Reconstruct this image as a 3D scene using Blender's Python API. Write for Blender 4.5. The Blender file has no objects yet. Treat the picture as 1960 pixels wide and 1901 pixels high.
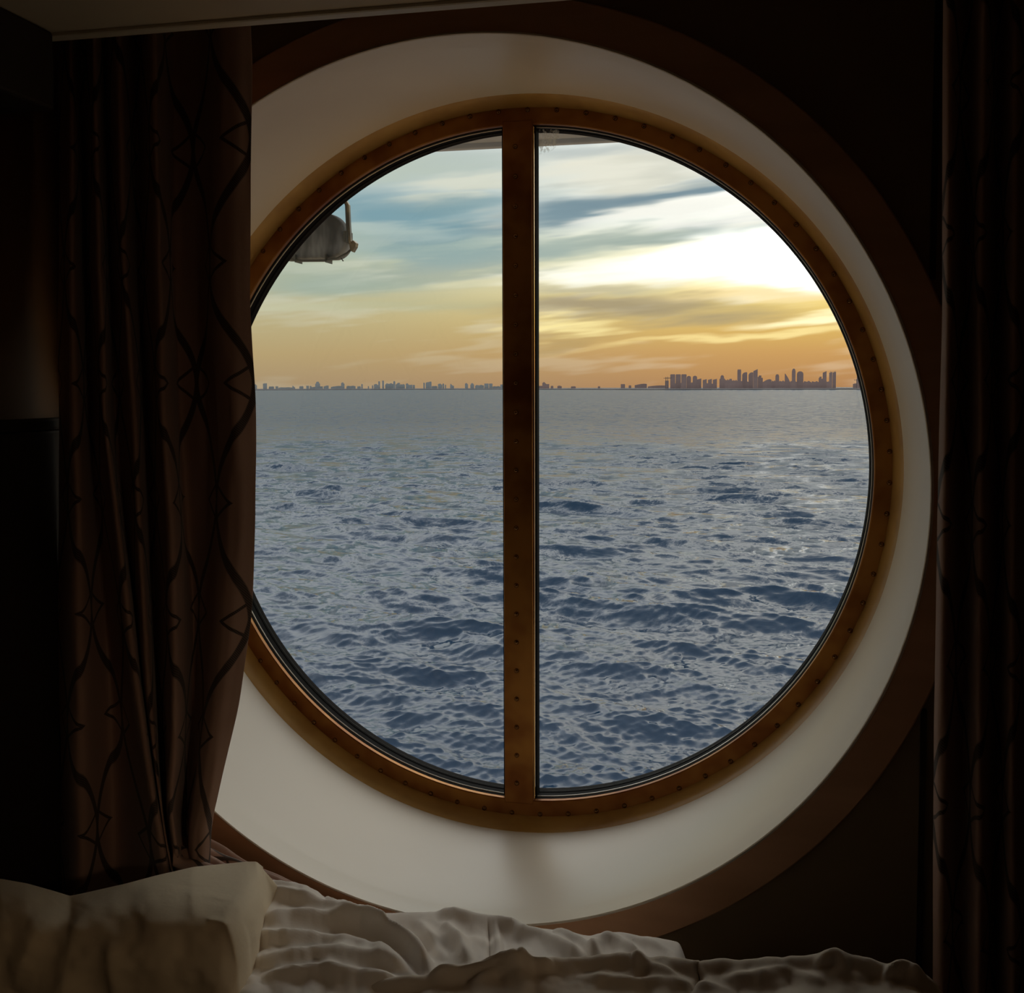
import bpy, math, random
import numpy as np
from mathutils import Matrix, Vector

random.seed(7)
rng = np.random.default_rng(7)
SC = bpy.context.scene
COL = SC.collection

# ------------------------------------------------------------------ camera
F_PX, YAW, PITCH, ROLL = 2096.0, 0.2181, 0.060, 0.0028
CX0, CY0 = 980.0, 867.0
CAM = np.array([0.0, 0.0, 1.6])
_cy, _sy, _cp, _sp = math.cos(YAW), math.sin(YAW), math.cos(PITCH), math.sin(PITCH)
FWD = np.array([-_sy * _cp, _cy * _cp, -_sp])
R0 = np.array([_cy, _sy, 0.0])
U0 = np.cross(R0, FWD)
RIGHT = math.cos(ROLL) * R0 - math.sin(ROLL) * U0
UP = math.cos(ROLL) * U0 + math.sin(ROLL) * R0
cam_d = bpy.data.cameras.new('camera')
cam_d.sensor_fit = 'HORIZONTAL'
cam_d.sensor_width = 36.0
cam_d.lens = 36.0 * F_PX / 1960.0
cam_d.shift_y = -(950.5 - CY0) / 1960.0
cam_d.clip_start = 0.02
cam_d.clip_end = 60000.0
cam = bpy.data.objects.new('camera', cam_d)
COL.objects.link(cam)
m = Matrix.Identity(4)
for i in range(3):
    m[i][0], m[i][1], m[i][2], m[i][3] = RIGHT[i], UP[i], -FWD[i], CAM[i]
cam.matrix_world = m
SC.camera = cam


def ray(x, y):
    return (x - CX0) / F_PX * RIGHT - (y - CY0) / F_PX * UP + FWD


def P(x, y, d):
    """point of the cabin seen at photo pixel x, y at the distance d towards the window wall"""
    r = ray(x, y)
    return CAM + r * (d / r[1])


def azel(x, y):
    r = ray(x, y)
    return math.atan2(r[0], r[1]), math.atan2(r[2], math.hypot(r[0], r[1]))


# ------------------------------------------------------------------ view
SC.view_settings.view_transform = 'Standard'
SC.view_settings.look = 'None'
SC.view_settings.gamma = 1.0
SC.view_settings.exposure = 0.0
SC.view_settings.use_curve_mapping = False
SC.cycles.adaptive_threshold = .06
SC.cycles.use_light_tree = False
SC.cycles.max_bounces = 7
SC.cycles.diffuse_bounces = 3


def lin(c, k=1.0):
    o = []
    for v in c[:3]:
        v = v / 255.0
        o.append((v / 12.92 if v <= 0.04045 else ((v + 0.055) / 1.055) ** 2.4) * k)
    return (*o, 1.0)


class NT:
    """small node-tree helper"""
    def __init__(self, tree):
        self.t = tree
        self.n = tree.nodes
        self.l = tree.links

    def new(self, kind, **kw):
        n = self.n.new(kind)
        for k, v in kw.items():
            setattr(n, k, v)
        return n

    def put(self, sock, v):
        if hasattr(v, 'is_linked'):
            self.l.new(v, sock)
        elif v is not None:
            sock.default_value = v

    def math(self, op, a, b=None, c=None, clamp=False):
        n = self.new('ShaderNodeMath', operation=op, use_clamp=clamp)
        self.put(n.inputs[0], a)
        if b is not None:
            self.put(n.inputs[1], b)
        if c is not None:
            self.put(n.inputs[2], c)
        return n.outputs[0]

    def comb(self, x, y, z):
        n = self.new('ShaderNodeCombineXYZ')
        for i, v in enumerate((x, y, z)):
            self.put(n.inputs[i], v)
        return n.outputs[0]

    def sep(self, v):
        n = self.new('ShaderNodeSeparateXYZ')
        self.l.new(v, n.inputs[0])
        return n.outputs

    def noise(self, vec, scale=1.0, detail=3.0, rough=0.5, dist=0.0):
        n = self.new('ShaderNodeTexNoise')
        self.l.new(vec, n.inputs['Vector'])
        n.inputs['Scale'].default_value = scale
        n.inputs['Detail'].default_value = detail
        n.inputs['Roughness'].default_value = rough
        n.inputs['Distortion'].default_value = dist
        return n.outputs['Fac']

    def smooth(self, v, a, b, lo=0.0, hi=1.0):
        n = self.new('ShaderNodeMapRange', interpolation_type='SMOOTHSTEP')
        self.put(n.inputs[0], v)
        n.inputs[1].default_value, n.inputs[2].default_value = a, b
        n.inputs[3].default_value, n.inputs[4].default_value = lo, hi
        return n.outputs[0]

    def mix(self, f, a, b, blend='MIX'):
        n = self.new('ShaderNodeMix', data_type='RGBA', blend_type=blend)
        self.put(n.inputs[0], f)
        self.put(n.inputs[6], a)
        self.put(n.inputs[7], b)
        return n.outputs[2]

    def ramp(self, v, stops):
        n = self.new('ShaderNodeValToRGB')
        self.l.new(v, n.inputs[0])
        e = n.color_ramp.elements
        while len(e) < len(stops):
            e.new(0.5)
        for i, (p, c) in enumerate(stops):
            e[i].position = p
            e[i].color = c
        return n.outputs[0]


# ------------------------------------------------------------------ sky
w = bpy.data.worlds.new('sunset_sky')
SC.world = w
w.use_nodes = True
w.cycles.sampling_method = 'MANUAL'
w.cycles.sample_map_resolution = 512
w.node_tree.nodes.clear()
T = NT(w.node_tree)
tc = T.new('ShaderNodeTexCoord')
dx, dy, dz = T.sep(tc.outputs['Generated'])
AZ = T.math('ARCTAN2', dx, dy)
hyp = T.math('SQRT', T.math('ADD', T.math('MULTIPLY', dx, dx), T.math('MULTIPLY', dy, dy)))
EL = T.math('ARCTAN2', dz, hyp)
elp = T.math('MAXIMUM', EL, 0.0)

left = T.ramp(elp, [(0.0, lin((170, 146, 114))), (.03, lin((184, 162, 118))), (.06, lin((188, 176, 136))),
                    (.085, lin((182, 182, 154))), (.125, lin((160, 176, 160))), (.165, lin((142, 170, 174))),
                    (.21, lin((176, 190, 188))), (.32, lin((228, 229, 224), 2.0)), (.6, lin((232, 235, 238), 2.8)), (1.0, lin((228, 230, 230), 1.8))])
sunr = T.ramp(elp, [(0.0, lin((186, 136, 90))), (.03, lin((212, 162, 98))), (.05, lin((228, 186, 104))),
                    (.075, lin((245, 215, 130), 1.1)), (.105, lin((250, 238, 190), 1.3)),
                    (.15, lin((245, 245, 235), 1.35)), (.22, lin((236, 236, 228), 1.2)),
                    (.5, lin((246, 241, 230), 3.0)), (1.0, lin((228, 230, 230), 1.8))])
SUN_AZ = azel(1580, 600)[0]
q = T.math('DIVIDE', T.math('SUBTRACT', AZ, SUN_AZ), 0.30)
glow = T.math('POWER', 2.718, T.math('MULTIPLY', T.math('MULTIPLY', q, q), -1.0))
sky = T.mix(glow, left, sunr)

# wispy, nearly horizontal streaks rising to the right
def n2d(x, y, sx, sy, detail):
    vm = T.new('ShaderNodeVectorMath', operation='MULTIPLY_ADD')
    T.l.new(VAE, vm.inputs[0])
    vm.inputs[1].default_value = (sx, sy, 0)
    vm.inputs[2].default_value = (x, y, 0)
    n = T.new('ShaderNodeTexNoise', noise_dimensions='2D')
    T.l.new(vm.outputs[0], n.inputs['Vector'])
    n.inputs['Scale'].default_value = 1.0
    n.inputs['Detail'].default_value = detail
    n.inputs['Roughness'].default_value = .58
    return n.outputs['Fac']


VAE = T.comb(AZ, T.math('MULTIPLY_ADD', AZ, -.09, EL), 0.0)
wx = n2d(1.7, 4.0, 5.5, 44.0, 3.0)
wy = n2d(5.2, 9.0, 3.4, 26.0, 4.0)
AW = T.math('MULTIPLY_ADD', wx, .14, T.math('SUBTRACT', AZ, .07))
EW = T.math('MULTIPLY_ADD', wy, .046, T.math('SUBTRACT', EL, .023))
TILT = {t: T.comb(AW, T.math('MULTIPLY_ADD', AW, -t, EW), 0.0) for t in (0.0, .05, .10, .17)}
n1, n2 = wy, wx
hi = T.smooth(EL, .06, .13)
top = T.smooth(EL, .22, .4, 1.0, 0.2)
wst = T.math('MULTIPLY', T.math('MULTIPLY', T.smooth(n1, .50, .66), hi), T.math('MULTIPLY', top, 0.75))
sky = T.mix(wst, sky, lin((132, 156, 162)))
cst = T.math('MULTIPLY', T.smooth(n2, .52, .68), T.math('MULTIPLY', T.smooth(EL, .03, .10, .25, 1.0), .60))
sky = T.mix(T.math('MULTIPLY', cst, top), sky, T.mix(glow, lin((208, 210, 190)), lin((252, 244, 222), 1.25)))


def cloud(base, x, y, rx, ry, col, s, tilt=0.0):
    a0, e0 = azel(x, y)
    tl = min(TILT, key=lambda q_: abs(q_ - tilt))
    ix, iy = F_PX / (1.75 * rx), F_PX / (1.75 * ry)
    vm = T.new('ShaderNodeVectorMath', operation='MULTIPLY_ADD')
    T.l.new(TILT[tl], vm.inputs[0])
    vm.inputs[1].default_value = (ix, iy, 0)
    vm.inputs[2].default_value = (-a0 * ix, -(e0 - tl * a0) * iy, 0)
    ln = T.new('ShaderNodeVectorMath', operation='LENGTH')
    T.l.new(vm.outputs[0], ln.inputs[0])
    return T.mix(T.smooth(ln.outputs['Value'], 0.15, 1.0, s, 0.0), base, col)


for x, y, rx, ry, c, k, s, t in [
    (1180, 335, 170, 34, (240, 236, 218), 1.0, .85, .05),
    (1130, 298, 130, 15, (186, 194, 192), 1.0, .7, .0),
    (1290, 320, 90, 16, (206, 206, 192), 1.0, .5, .05),
    (1450, 380, 150, 26, (250, 248, 240), 1.15, .8, .05),
    (820, 315, 160, 26, (184, 196, 190), 1.0, .7, .05),
    (640, 335, 200, 20, (194, 204, 188), 1.0, .6, .1),
    (880, 345, 100, 14, (226, 226, 208), 1.0, .8, .12),
    (760, 415, 160, 32, (116, 156, 170), 1.0, .85, .02),
    (900, 392, 100, 18, (128, 160, 168), 1.0, .75, .12),
    (1130, 402, 150, 24, (122, 148, 160), 1.0, .95, .10),
    (1310, 366, 140, 17, (122, 146, 158), 1.0, .95, .17),
    (1290, 412, 160, 12, (246, 244, 234), 1.1, .9, .10),
    (1250, 452, 250, 15, (160, 176, 168), 1.0, .85, .10),
    (1060, 478, 80, 18, (170, 186, 178), 1.0, .7, .05),
    (820, 470, 170, 22, (152, 176, 174), 1.0, .75, .03),
    (700, 440, 160, 9, (188, 202, 194), 1.0, .6, .05),
    (1330, 508, 300, 20, (250, 247, 234), 1.35, .95, .05),
    (1510, 488, 170, 52, (255, 252, 244), 2.2, .95, 0.0),
    (900, 535, 110, 10, (230, 222, 182), 1.0, .85, .12),
    (650, 540, 190, 26, (162, 178, 164), 1.0, .75, .03),
    (560, 603, 160, 10, (204, 202, 170), 1.0, .7, .03),
    (780, 590, 160, 14, (190, 188, 152), 1.0, .6, .05),
    (1130, 553, 110, 9, (196, 188, 160), 1.0, .7, .0),
    (1190, 590, 210, 21, (172, 156, 124), 1.0, .92, .0),
    (1290, 570, 110, 9, (182, 166, 134), 1.0, .7, .0),
    (1085, 626, 62, 9, (252, 232, 164), 1.1, .9, .05),
    (1075, 648, 60, 8, (188, 160, 108), 1.0, .6, .05),
    (1480, 560, 150, 12, (248, 222, 160), 1.1, .8, .0),
    (1560, 602, 150, 10, (255, 244, 196), 1.3, .9, .05),
    (1460, 636, 240, 7, (252, 228, 156), 1.15, .8, .05),
]:
    sky = cloud(sky, x, y, rx, ry, lin(c, k), s, t)
bg = T.new('ShaderNodeBackground')
T.l.new(sky, bg.inputs[0])
bg.inputs[1].default_value = 1.0
out = T.new('ShaderNodeOutputWorld')
T.l.new(bg.outputs[0], out.inputs[0])


# ------------------------------------------------------------------ materials
def mat(name, col, rough=.6, metal=0.0, spec=0.5, var=0.0, scale=8.0, stretch=(1, 1, 1), col2=None,
        bump=0.0, bscale=40.0, sheen=0.0):
    mt = bpy.data.materials.new(name)
    mt.use_nodes = True
    t = NT(mt.node_tree)
    b = mt.node_tree.nodes['Principled BSDF']
    b.inputs['Roughness'].default_value = rough
    b.inputs['Metallic'].default_value = metal
    b.inputs['Specular IOR Level'].default_value = spec
    if sheen:
        b.inputs['Sheen Weight'].default_value = sheen
    tcn = t.new('ShaderNodeTexCoord')
    mp = t.new('ShaderNodeMapping')
    mp.inputs['Scale'].default_value = stretch
    t.l.new(tcn.outputs['Object'], mp.inputs[0])
    c1 = (*col, 1.0) if len(col) == 3 else col
    if var or col2:
        c2 = col2 if col2 else tuple(v * (1 - var) for v in c1[:3]) + (1.0,)
        if len(c2) == 3:
            c2 = (*c2, 1.0)
        n = t.noise(mp.outputs[0], scale, 3.0, .6)
        t.l.new(t.mix(t.smooth(n, .35, .68), c1, c2), b.inputs['Base Color'])
    else:
        b.inputs['Base Color'].default_value = c1
    if bump:
        n = t.noise(mp.outputs[0], bscale, 2.0, .6)
        bn = t.new('ShaderNodeBump')
        bn.inputs['Strength'].default_value = bump
        bn.inputs['Distance'].default_value = .01
        t.l.new(n, bn.inputs['Height'])
        t.l.new(bn.outputs[0], b.inputs['Normal'])
    return mt


M = {}
M['brass'] = mat('aged_brass', (.42, .19, .04), .42, .75, .5, scale=9, col2=(.22, .07, .014), bump=.05, bscale=30)
M['polished'] = mat('polished_brass_edge', (.85, .52, .20), .16, 1.0)
M['screw'] = mat('screw_brass', (.22, .11, .04), .2, .9)
M['reveal'] = mat('white_gloss_paint', (.88, .80, .67), .34, 0, .5, scale=2.2, stretch=(1, 1, 1), col2=(.82, .735, .60), bump=.03, bscale=6)
M['caulk_shade'] = mat('caulk_and_amber_shade', (.58, .34, .09), .45, col2=(.46, .25, .06), scale=12)  # sealant colour that also paints the amber shade next to the brass
M['surround'] = mat('brown_veneer', (.60, .32, .17), .5, 0, .4, scale=3, stretch=(1, 6, 6), col2=(.50, .26, .13))
M['wall'] = mat('brown_wall_laminate', (.24, .16, .085), .6, 0, .3, var=.15, scale=4)
M['ceiling'] = mat('ceiling_panel', (.62, .52, .37), .6, 0, .3, var=.1, scale=4)
M['lip'] = mat('ceiling_edge_strip', (.66, .58, .44), .45, 0, .4)
M['leftwall'] = mat('tan_wall_panel', (.16, .075, .02), .6, 0, .3, var=.2, scale=3)
M['headboard'] = mat('dark_headboard', (.035, .025, .018), .7, 0, .2, var=.2, scale=6)
M['dark'] = mat('black_rubber', (.005, .0045, .0045), .7, 0, .06)
M['glaze'] = mat('grey_glazing_bead', (.62, .58, .5), .3, .3)
M['floor'] = mat('dark_carpet', (.05, .035, .025), .95, 0, .1, var=.3, scale=60)
M['cream'] = mat('cream_cotton', (.82, .69, .50), .85, 0, .2, var=.05, scale=5, bump=.04, bscale=90, sheen=.1)
M['sheet'] = mat('pale_cotton_sheet', (.92, .85, .78), .85, 0, .2, var=.06, scale=6, bump=.04, bscale=90, sheen=.1)
M['duvet'] = mat('beige_cotton_duvet', (.74, .64, .53), .85, 0, .2, var=.06, scale=6, bump=.04, bscale=90, sheen=.1)
M['steel'] = mat('grey_painted_steel', (.50, .52, .55), .5, 0, .4, scale=3, col2=(.44, .46, .49))
M['weathered'] = mat('weathered_grey_canvas', (.40, .42, .43), .75, 0, .3, scale=16, stretch=(1, 1, .35), col2=(.12, .13, .135), bump=.5, bscale=14)
M['rail'] = mat('dull_rail', (.13, .14, .13), .5, .2)
M['strut'] = mat('worn_strut', (.45, .36, .22), .45, .5, col2=(.12, .11, .09), scale=10)
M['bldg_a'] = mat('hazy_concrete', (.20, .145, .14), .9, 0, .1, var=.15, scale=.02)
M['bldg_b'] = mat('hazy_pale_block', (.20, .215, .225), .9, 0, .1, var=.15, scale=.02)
M['land'] = mat('dark_shore', (.10, .09, .09), .9, 0, .1, var=.3, scale=.01)
M['mattress'] = mat('dark_mattress_cover', (.04, .03, .025), .9, 0, .1, var=.2, scale=8)


def glass_mat():
    """thin pane: see-through with a little reflection"""
    mt = bpy.data.materials.new('porthole_glass')
    mt.use_nodes = True
    mt.node_tree.nodes.clear()
    t = NT(mt.node_tree)
    tr = t.new('ShaderNodeBsdfTransparent')
    tr.inputs[0].default_value = (.97, .985, .98, 1)
    gl = t.new('ShaderNodeBsdfGlossy')
    gl.inputs['Roughness'].default_value = .01
    m1 = t.new('ShaderNodeMixShader')
    m1.inputs[0].default_value = .04
    t.l.new(tr.outputs[0], m1.inputs[1])
    t.l.new(gl.outputs[0], m1.inputs[2])
    o = t.new('ShaderNodeOutputMaterial')
    t.l.new(m1.outputs[0], o.inputs[0])
    return mt


def stain_mat():
    """patchy crust of dried salt"""
    mt = bpy.data.materials.new('dried_salt')
    mt.use_nodes = True
    mt.node_tree.nodes.clear()
    t = NT(mt.node_tree)
    tr = t.new('ShaderNodeBsdfTransparent')
    df = t.new('ShaderNodeBsdfTranslucent')
    df.inputs[0].default_value = (.80, .78, .70, 1)
    tcn = t.new('ShaderNodeTexCoord')
    n = t.noise(tcn.outputs['Object'], 70.0, 4.0, .65, 1.5)
    x, y, z = t.sep(tcn.outputs['Object'])
    r2 = t.math('ADD', t.math('MULTIPLY', x, x), t.math('MULTIPLY', z, z))
    f = t.math('MULTIPLY', t.smooth(n, .42, .58), t.smooth(r2, .35 * .03 ** 2, .03 ** 2, .6, 0.0))
    m2 = t.new('ShaderNodeMixShader')
    t.l.new(f, m2.inputs[0])
    t.l.new(tr.outputs[0], m2.inputs[1])
    t.l.new(df.outputs[0], m2.inputs[2])
    o = t.new('ShaderNodeOutputMaterial')
    t.l.new(m2.outputs[0], o.inputs[0])
    return mt


M['glass'] = glass_mat()
M['salt'] = stain_mat()


def curtain_mat():
    mt = bpy.data.materials.new('patterned_curtain_cloth')
    mt.use_nodes = True
    t = NT(mt.node_tree)
    b = mt.node_tree.nodes['Principled BSDF']
    b.inputs['Roughness'].default_value = .75
    b.inputs['Specular IOR Level'].default_value = .25
    b.inputs['Sheen Weight'].default_value = .15
    uv = t.new('ShaderNodeUVMap')
    u, v, _ = t.sep(uv.outputs[0])
    UU, VV = .135, .292
    half = UU / 2
    p = t.math('PINGPONG', t.math('ADD', u, .0), half)
    vv = t.math('FRACT', t.math('DIVIDE', v, VV))
    cs = t.math('COSINE', t.math('MULTIPLY', vv, 2 * math.pi))
    curve = t.math('MULTIPLY', t.math('ADD', cs, 1.0), half / 2)
    sl = t.math('ABSOLUTE', t.math('SINE', t.math('MULTIPLY', vv, 2 * math.pi)))
    wd = t.math('ADD', t.math('MULTIPLY', sl, .0028), .0034)
    d1 = t.math('DIVIDE', t.math('ABSOLUTE', t.math('SUBTRACT', p, curve)), wd)
    a_, b_ = .036, .080
    e1 = t.math('ADD', t.math('DIVIDE', p, a_), t.math('DIVIDE', t.math('ABSOLUTE', t.math('SUBTRACT', vv, .5)), b_))
    vp = t.math('PINGPONG', vv, .5)
    e2 = t.math('ADD', t.math('DIVIDE', t.math('SUBTRACT', half, p), a_), t.math('DIVIDE', vp, b_))
    d2 = t.math('DIVIDE', t.math('ABSOLUTE', t.math('SUBTRACT', e1, 1.0)), .10)
    d3 = t.math('DIVIDE', t.math('ABSOLUTE', t.math('SUBTRACT', e2, 1.0)), .10)
    d = t.math('MINIMUM', d1, t.math('MINIMUM', d2, d3))
    tw = t.math('FRACT', t.math('MULTIPLY', t.math('ADD', u, v), 330.0))
    f = t.smooth(d, .75, 1.25, .93, 0.0)
    f = t.math('MULTIPLY', f, t.smooth(tw, .1, .5, .75, 1.0))
    tcn = t.new('ShaderNodeTexCoord')
    n = t.noise(tcn.outputs['Object'], 6.0, 3.0)
    cloth = t.mix(n, (.36, .215, .165, 1), (.46, .29, .22, 1))
    t.l.new(t.mix(f, cloth, (.022, .018, .015, 1)), b.inputs['Base Color'])
    bn = t.new('ShaderNodeBump')
    bn.inputs['Strength'].default_value = .08
    bn.inputs['Distance'].default_value = .004
    t.l.new(t.noise(tcn.outputs['Object'], 160.0, 3.0), bn.inputs['Height'])
    t.l.new(bn.outputs[0], b.inputs['Normal'])
    return mt


M['curtain'] = curtain_mat()


def water_mat():
    mt = bpy.data.materials.new('sea_water')
    mt.use_nodes = True
    t = NT(mt.node_tree)
    b = mt.node_tree.nodes['Principled BSDF']
    b.inputs['Roughness'].default_value = .10
    b.inputs['IOR'].default_value = 1.333
    b.inputs['Specular IOR Level'].default_value = .28
    tcn = t.new('ShaderNodeTexCoord')
    b.inputs['Base Color'].default_value = (.0045, .018, .040, 1)
    lod = t.new('ShaderNodeAttribute', attribute_name='unresolved').outputs['Fac']
    t.l.new(t.math('MULTIPLY_ADD', lod, .13, .06), b.inputs['Roughness'])
    t.l.new(t.math('MULTIPLY_ADD', lod, -.24, .34), b.inputs['Specular IOR Level'])
    mp = t.new('ShaderNodeMapping')
    mp.inputs['Scale'].default_value = (.75, 1.0, 1.0)
    mp.inputs['Rotation'].default_value = (0, 0, .10)
    t.l.new(tcn.outputs['Object'], mp.inputs[0])
    nz = t.new('ShaderNodeTexNoise')
    t.l.new(mp.outputs[0], nz.inputs['Vector'])
    nz.inputs['Scale'].default_value = .36
    nz.inputs['Detail'].default_value = 5.0
    nz.inputs['Roughness'].default_value = .80
    nz.inputs['Distortion'].default_value = .5
    cx_, cy_, cz_ = t.sep(nz.outputs['Color'])
    sl = t.comb(t.smooth(cx_, .33, .67, -.24, .24), t.smooth(cy_, .33, .67, -.44, .44), 0.0)
    vs = t.new('ShaderNodeVectorMath', operation='SCALE')
    t.l.new(sl, vs.inputs[0])
    t.l.new(t.math('MULTIPLY_ADD', lod, .62, .38), vs.inputs['Scale'])
    sl = vs.outputs[0]
    ge = t.new('ShaderNodeNewGeometry')
    ad = t.new('ShaderNodeVectorMath', operation='ADD')
    t.l.new(ge.outputs['Normal'], ad.inputs[0])
    t.l.new(sl, ad.inputs[1])
    nm = t.new('ShaderNodeVectorMath', operation='NORMALIZE')
    t.l.new(ad.outputs[0], nm.inputs[0])
    t.l.new(nm.outputs[0], b.inputs['Normal'])
    # far off, wave fronts hide part of the reflecting backs
    df = t.new('ShaderNodeBsdfDiffuse')
    df.inputs[0].default_value = (.010, .030, .056, 1)
    mx = t.new('ShaderNodeMixShader')
    t.l.new(t.math('MULTIPLY', lod, .38), mx.inputs[0])
    t.l.new(b.outputs[0], mx.inputs[1])
    t.l.new(df.outputs[0], mx.inputs[2])
    t.l.new(mx.outputs[0], mt.node_tree.nodes['Material Output'].inputs[0])
    return mt


M['water'] = water_mat()


# ------------------------------------------------------------------ object helpers
def mesh(name, verts, faces, smooth=False, uvs=None):
    me = bpy.data.meshes.new(name)
    me.from_pydata([tuple(map(float, v)) for v in verts], [], faces)
    if uvs is not None:
        ul = me.uv_layers.new(name='UVMap')
        idx = np.empty(len(me.loops), dtype=np.int32)
        me.loops.foreach_get('vertex_index', idx)
        ul.data.foreach_set('uv', np.asarray(uvs, dtype=np.float32)[idx].ravel())
    if smooth:
        me.polygons.foreach_set('use_smooth', [True] * len(me.polygons))
    me.update()
    return me


def link(name, me, material=None, parent=None, loc=None):
    o = bpy.data.objects.new(name, me)
    COL.objects.link(o)
    if material and me is not None and not me.materials:
        me.materials.append(material)
    if parent:
        o.parent = parent
    if loc is not None:
        o.location = loc
    return o


def tag(o, label=None, cat=None, group=None, kind=None):
    if label: o['label'] = label
    if cat: o['category'] = cat
    if group: o['group'] = group
    if kind: o['kind'] = kind
    return o


def fixnormals(me):
    import bmesh
    bm = bmesh.new()
    bm.from_mesh(me)
    bmesh.ops.recalc_face_normals(bm, faces=bm.faces)
    bm.to_mesh(me)
    bm.free()


def box(name, lo, hi, material, parent=None, bevel=0.0):
    (a, b, c), (d, e, f) = lo, hi
    v = [(a, b, c), (d, b, c), (d, e, c), (a, e, c), (a, b, f), (d, b, f), (d, e, f), (a, e, f)]
    fc = [(0, 3, 2, 1), (4, 5, 6, 7), (0, 1, 5, 4), (1, 2, 6, 5), (2, 3, 7, 6), (3, 0, 4, 7)]
    o = link(name, mesh(name, v, fc), material, parent)
    if bevel:
        md = o.modifiers.new('bevel', 'BEVEL')
        md.width = bevel
        md.segments = 2
    return o


def revolve(name, prof, material, parent=None, n=192, closed=True, smooth=True, sharp=True):
    """prof: (y, radius) around the window axis"""
    v, fc = [], []
    k = len(prof)
    for i in range(n):
        a = 2 * math.pi * i / n
        for y, r in prof:
            v.append((WX + r * math.sin(a), y, WZ + r * math.cos(a)))
    for i in range(n):
        j = (i + 1) % n
        for s in range(k if closed else k - 1):
            t = (s + 1) % k
            fc.append((i * k + s, i * k + t, j * k + t, j * k + s))
    me = mesh(name, v, fc, smooth)
    fixnormals(me)
    o = link(name, me, material, parent)
    if smooth and sharp:
        md = o.modifiers.new('edges', 'EDGE_SPLIT')
        md.split_angle = math.radians(40)
    return o


def tube(name, pts, r, material, parent=None, n=8):
    pts = [Vector(p) for p in pts]
    v, fc = [], []
    for i, p in enumerate(pts):
        t = (pts[min(i + 1, len(pts) - 1)] - pts[max(i - 1, 0)]).normalized()
        a = t.cross(Vector((0, 1, 0.01))).normalized()
        b = t.cross(a)
        for k in range(n):
            an = 2 * math.pi * k / n
            v.append(p + a * (r * math.cos(an)) + b * (r * math.sin(an)))
    for i in range(len(pts) - 1):
        for k in range(n):
            fc.append((i * n + k, i * n + (k + 1) % n, (i + 1) * n + (k + 1) % n, (i + 1) * n + k))
    fc.append(tuple(range(n)))
    fc.append(tuple((len(pts) - 1) * n + k for k in range(n)))
    me = mesh(name, v, fc, True)
    fixnormals(me)
    return link(name, me, material, parent)


def grid(name, G, material, parent=None, uv=None, thick=0.0):
    nu, nv = G.shape[:2]
    ii = np.arange(nu * nv).reshape(nu, nv)
    fc = np.stack([ii[:-1, :-1], ii[1:, :-1], ii[1:, 1:], ii[:-1, 1:]], -1).reshape(-1, 4).tolist()
    me = mesh(name, G.reshape(-1, 3), fc, True, None if uv is None else uv.reshape(-1, 2))
    o = link(name, me, material, parent)
    if thick:
        md = o.modifiers.new('thickness', 'SOLIDIFY')
        md.thickness = thick
        md.offset = 0
    return o


def vnoise(x, y, seed=0):
    """smooth value noise on arrays, -1..1"""
    r = np.random.default_rng(seed).uniform(-1, 1, (64, 64))
    xi, yi = np.floor(x).astype(int), np.floor(y).astype(int)
    fx, fy = x - xi, y - yi
    fx, fy = fx * fx * fx * (fx * (fx * 6 - 15) + 10), fy * fy * fy * (fy * (fy * 6 - 15) + 10)
    g = lambda a, b: r[a % 64, b % 64]
    return (g(xi, yi) * (1 - fx) + g(xi + 1, yi) * fx) * (1 - fy) + (g(xi, yi + 1) * (1 - fx) + g(xi + 1, yi + 1) * fx) * fy


def catmull(keys, t):
    """keys (k, ...) sampled at t in 0..k-1"""
    keys = np.asarray(keys, float)
    k = len(keys)
    t = np.clip(np.asarray(t, float), 0, k - 1 - 1e-6)
    i = np.floor(t).astype(int)
    f = t - i
    sh = (len(t),) + (1,) * (keys.ndim - 1)
    f = f.reshape(sh)
    p0, p1 = keys[np.maximum(i - 1, 0)], keys[i]
    p2, p3 = keys[np.minimum(i + 1, k - 1)], keys[np.minimum(i + 2, k - 1)]
    return .5 * (2 * p1 + (p2 - p0) * f + (2 * p0 - 5 * p1 + 4 * p2 - p3) * f ** 2 + (3 * p1 - p0 - 3 * p2 + p3) * f ** 3)


def poly_y(pts, x):
    pts = sorted(pts)
    return np.interp(x, [p[0] for p in pts], [p[1] for p in pts])


# ------------------------------------------------------------------ room shell
WX, WZ = -0.3644, CAM[2] - 0.1292
YG, YW = 1.70, 1.337            # brass face, room face of the surround
RG, RB, RR = .539, .5655, .564  # glass opening, brass outer edge, mouth of the reveal
XL, XR, YB, ZC, ZP = -.925, 1.55, -2.2, P(545, 36, 1.10)[2], 2.34


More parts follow.
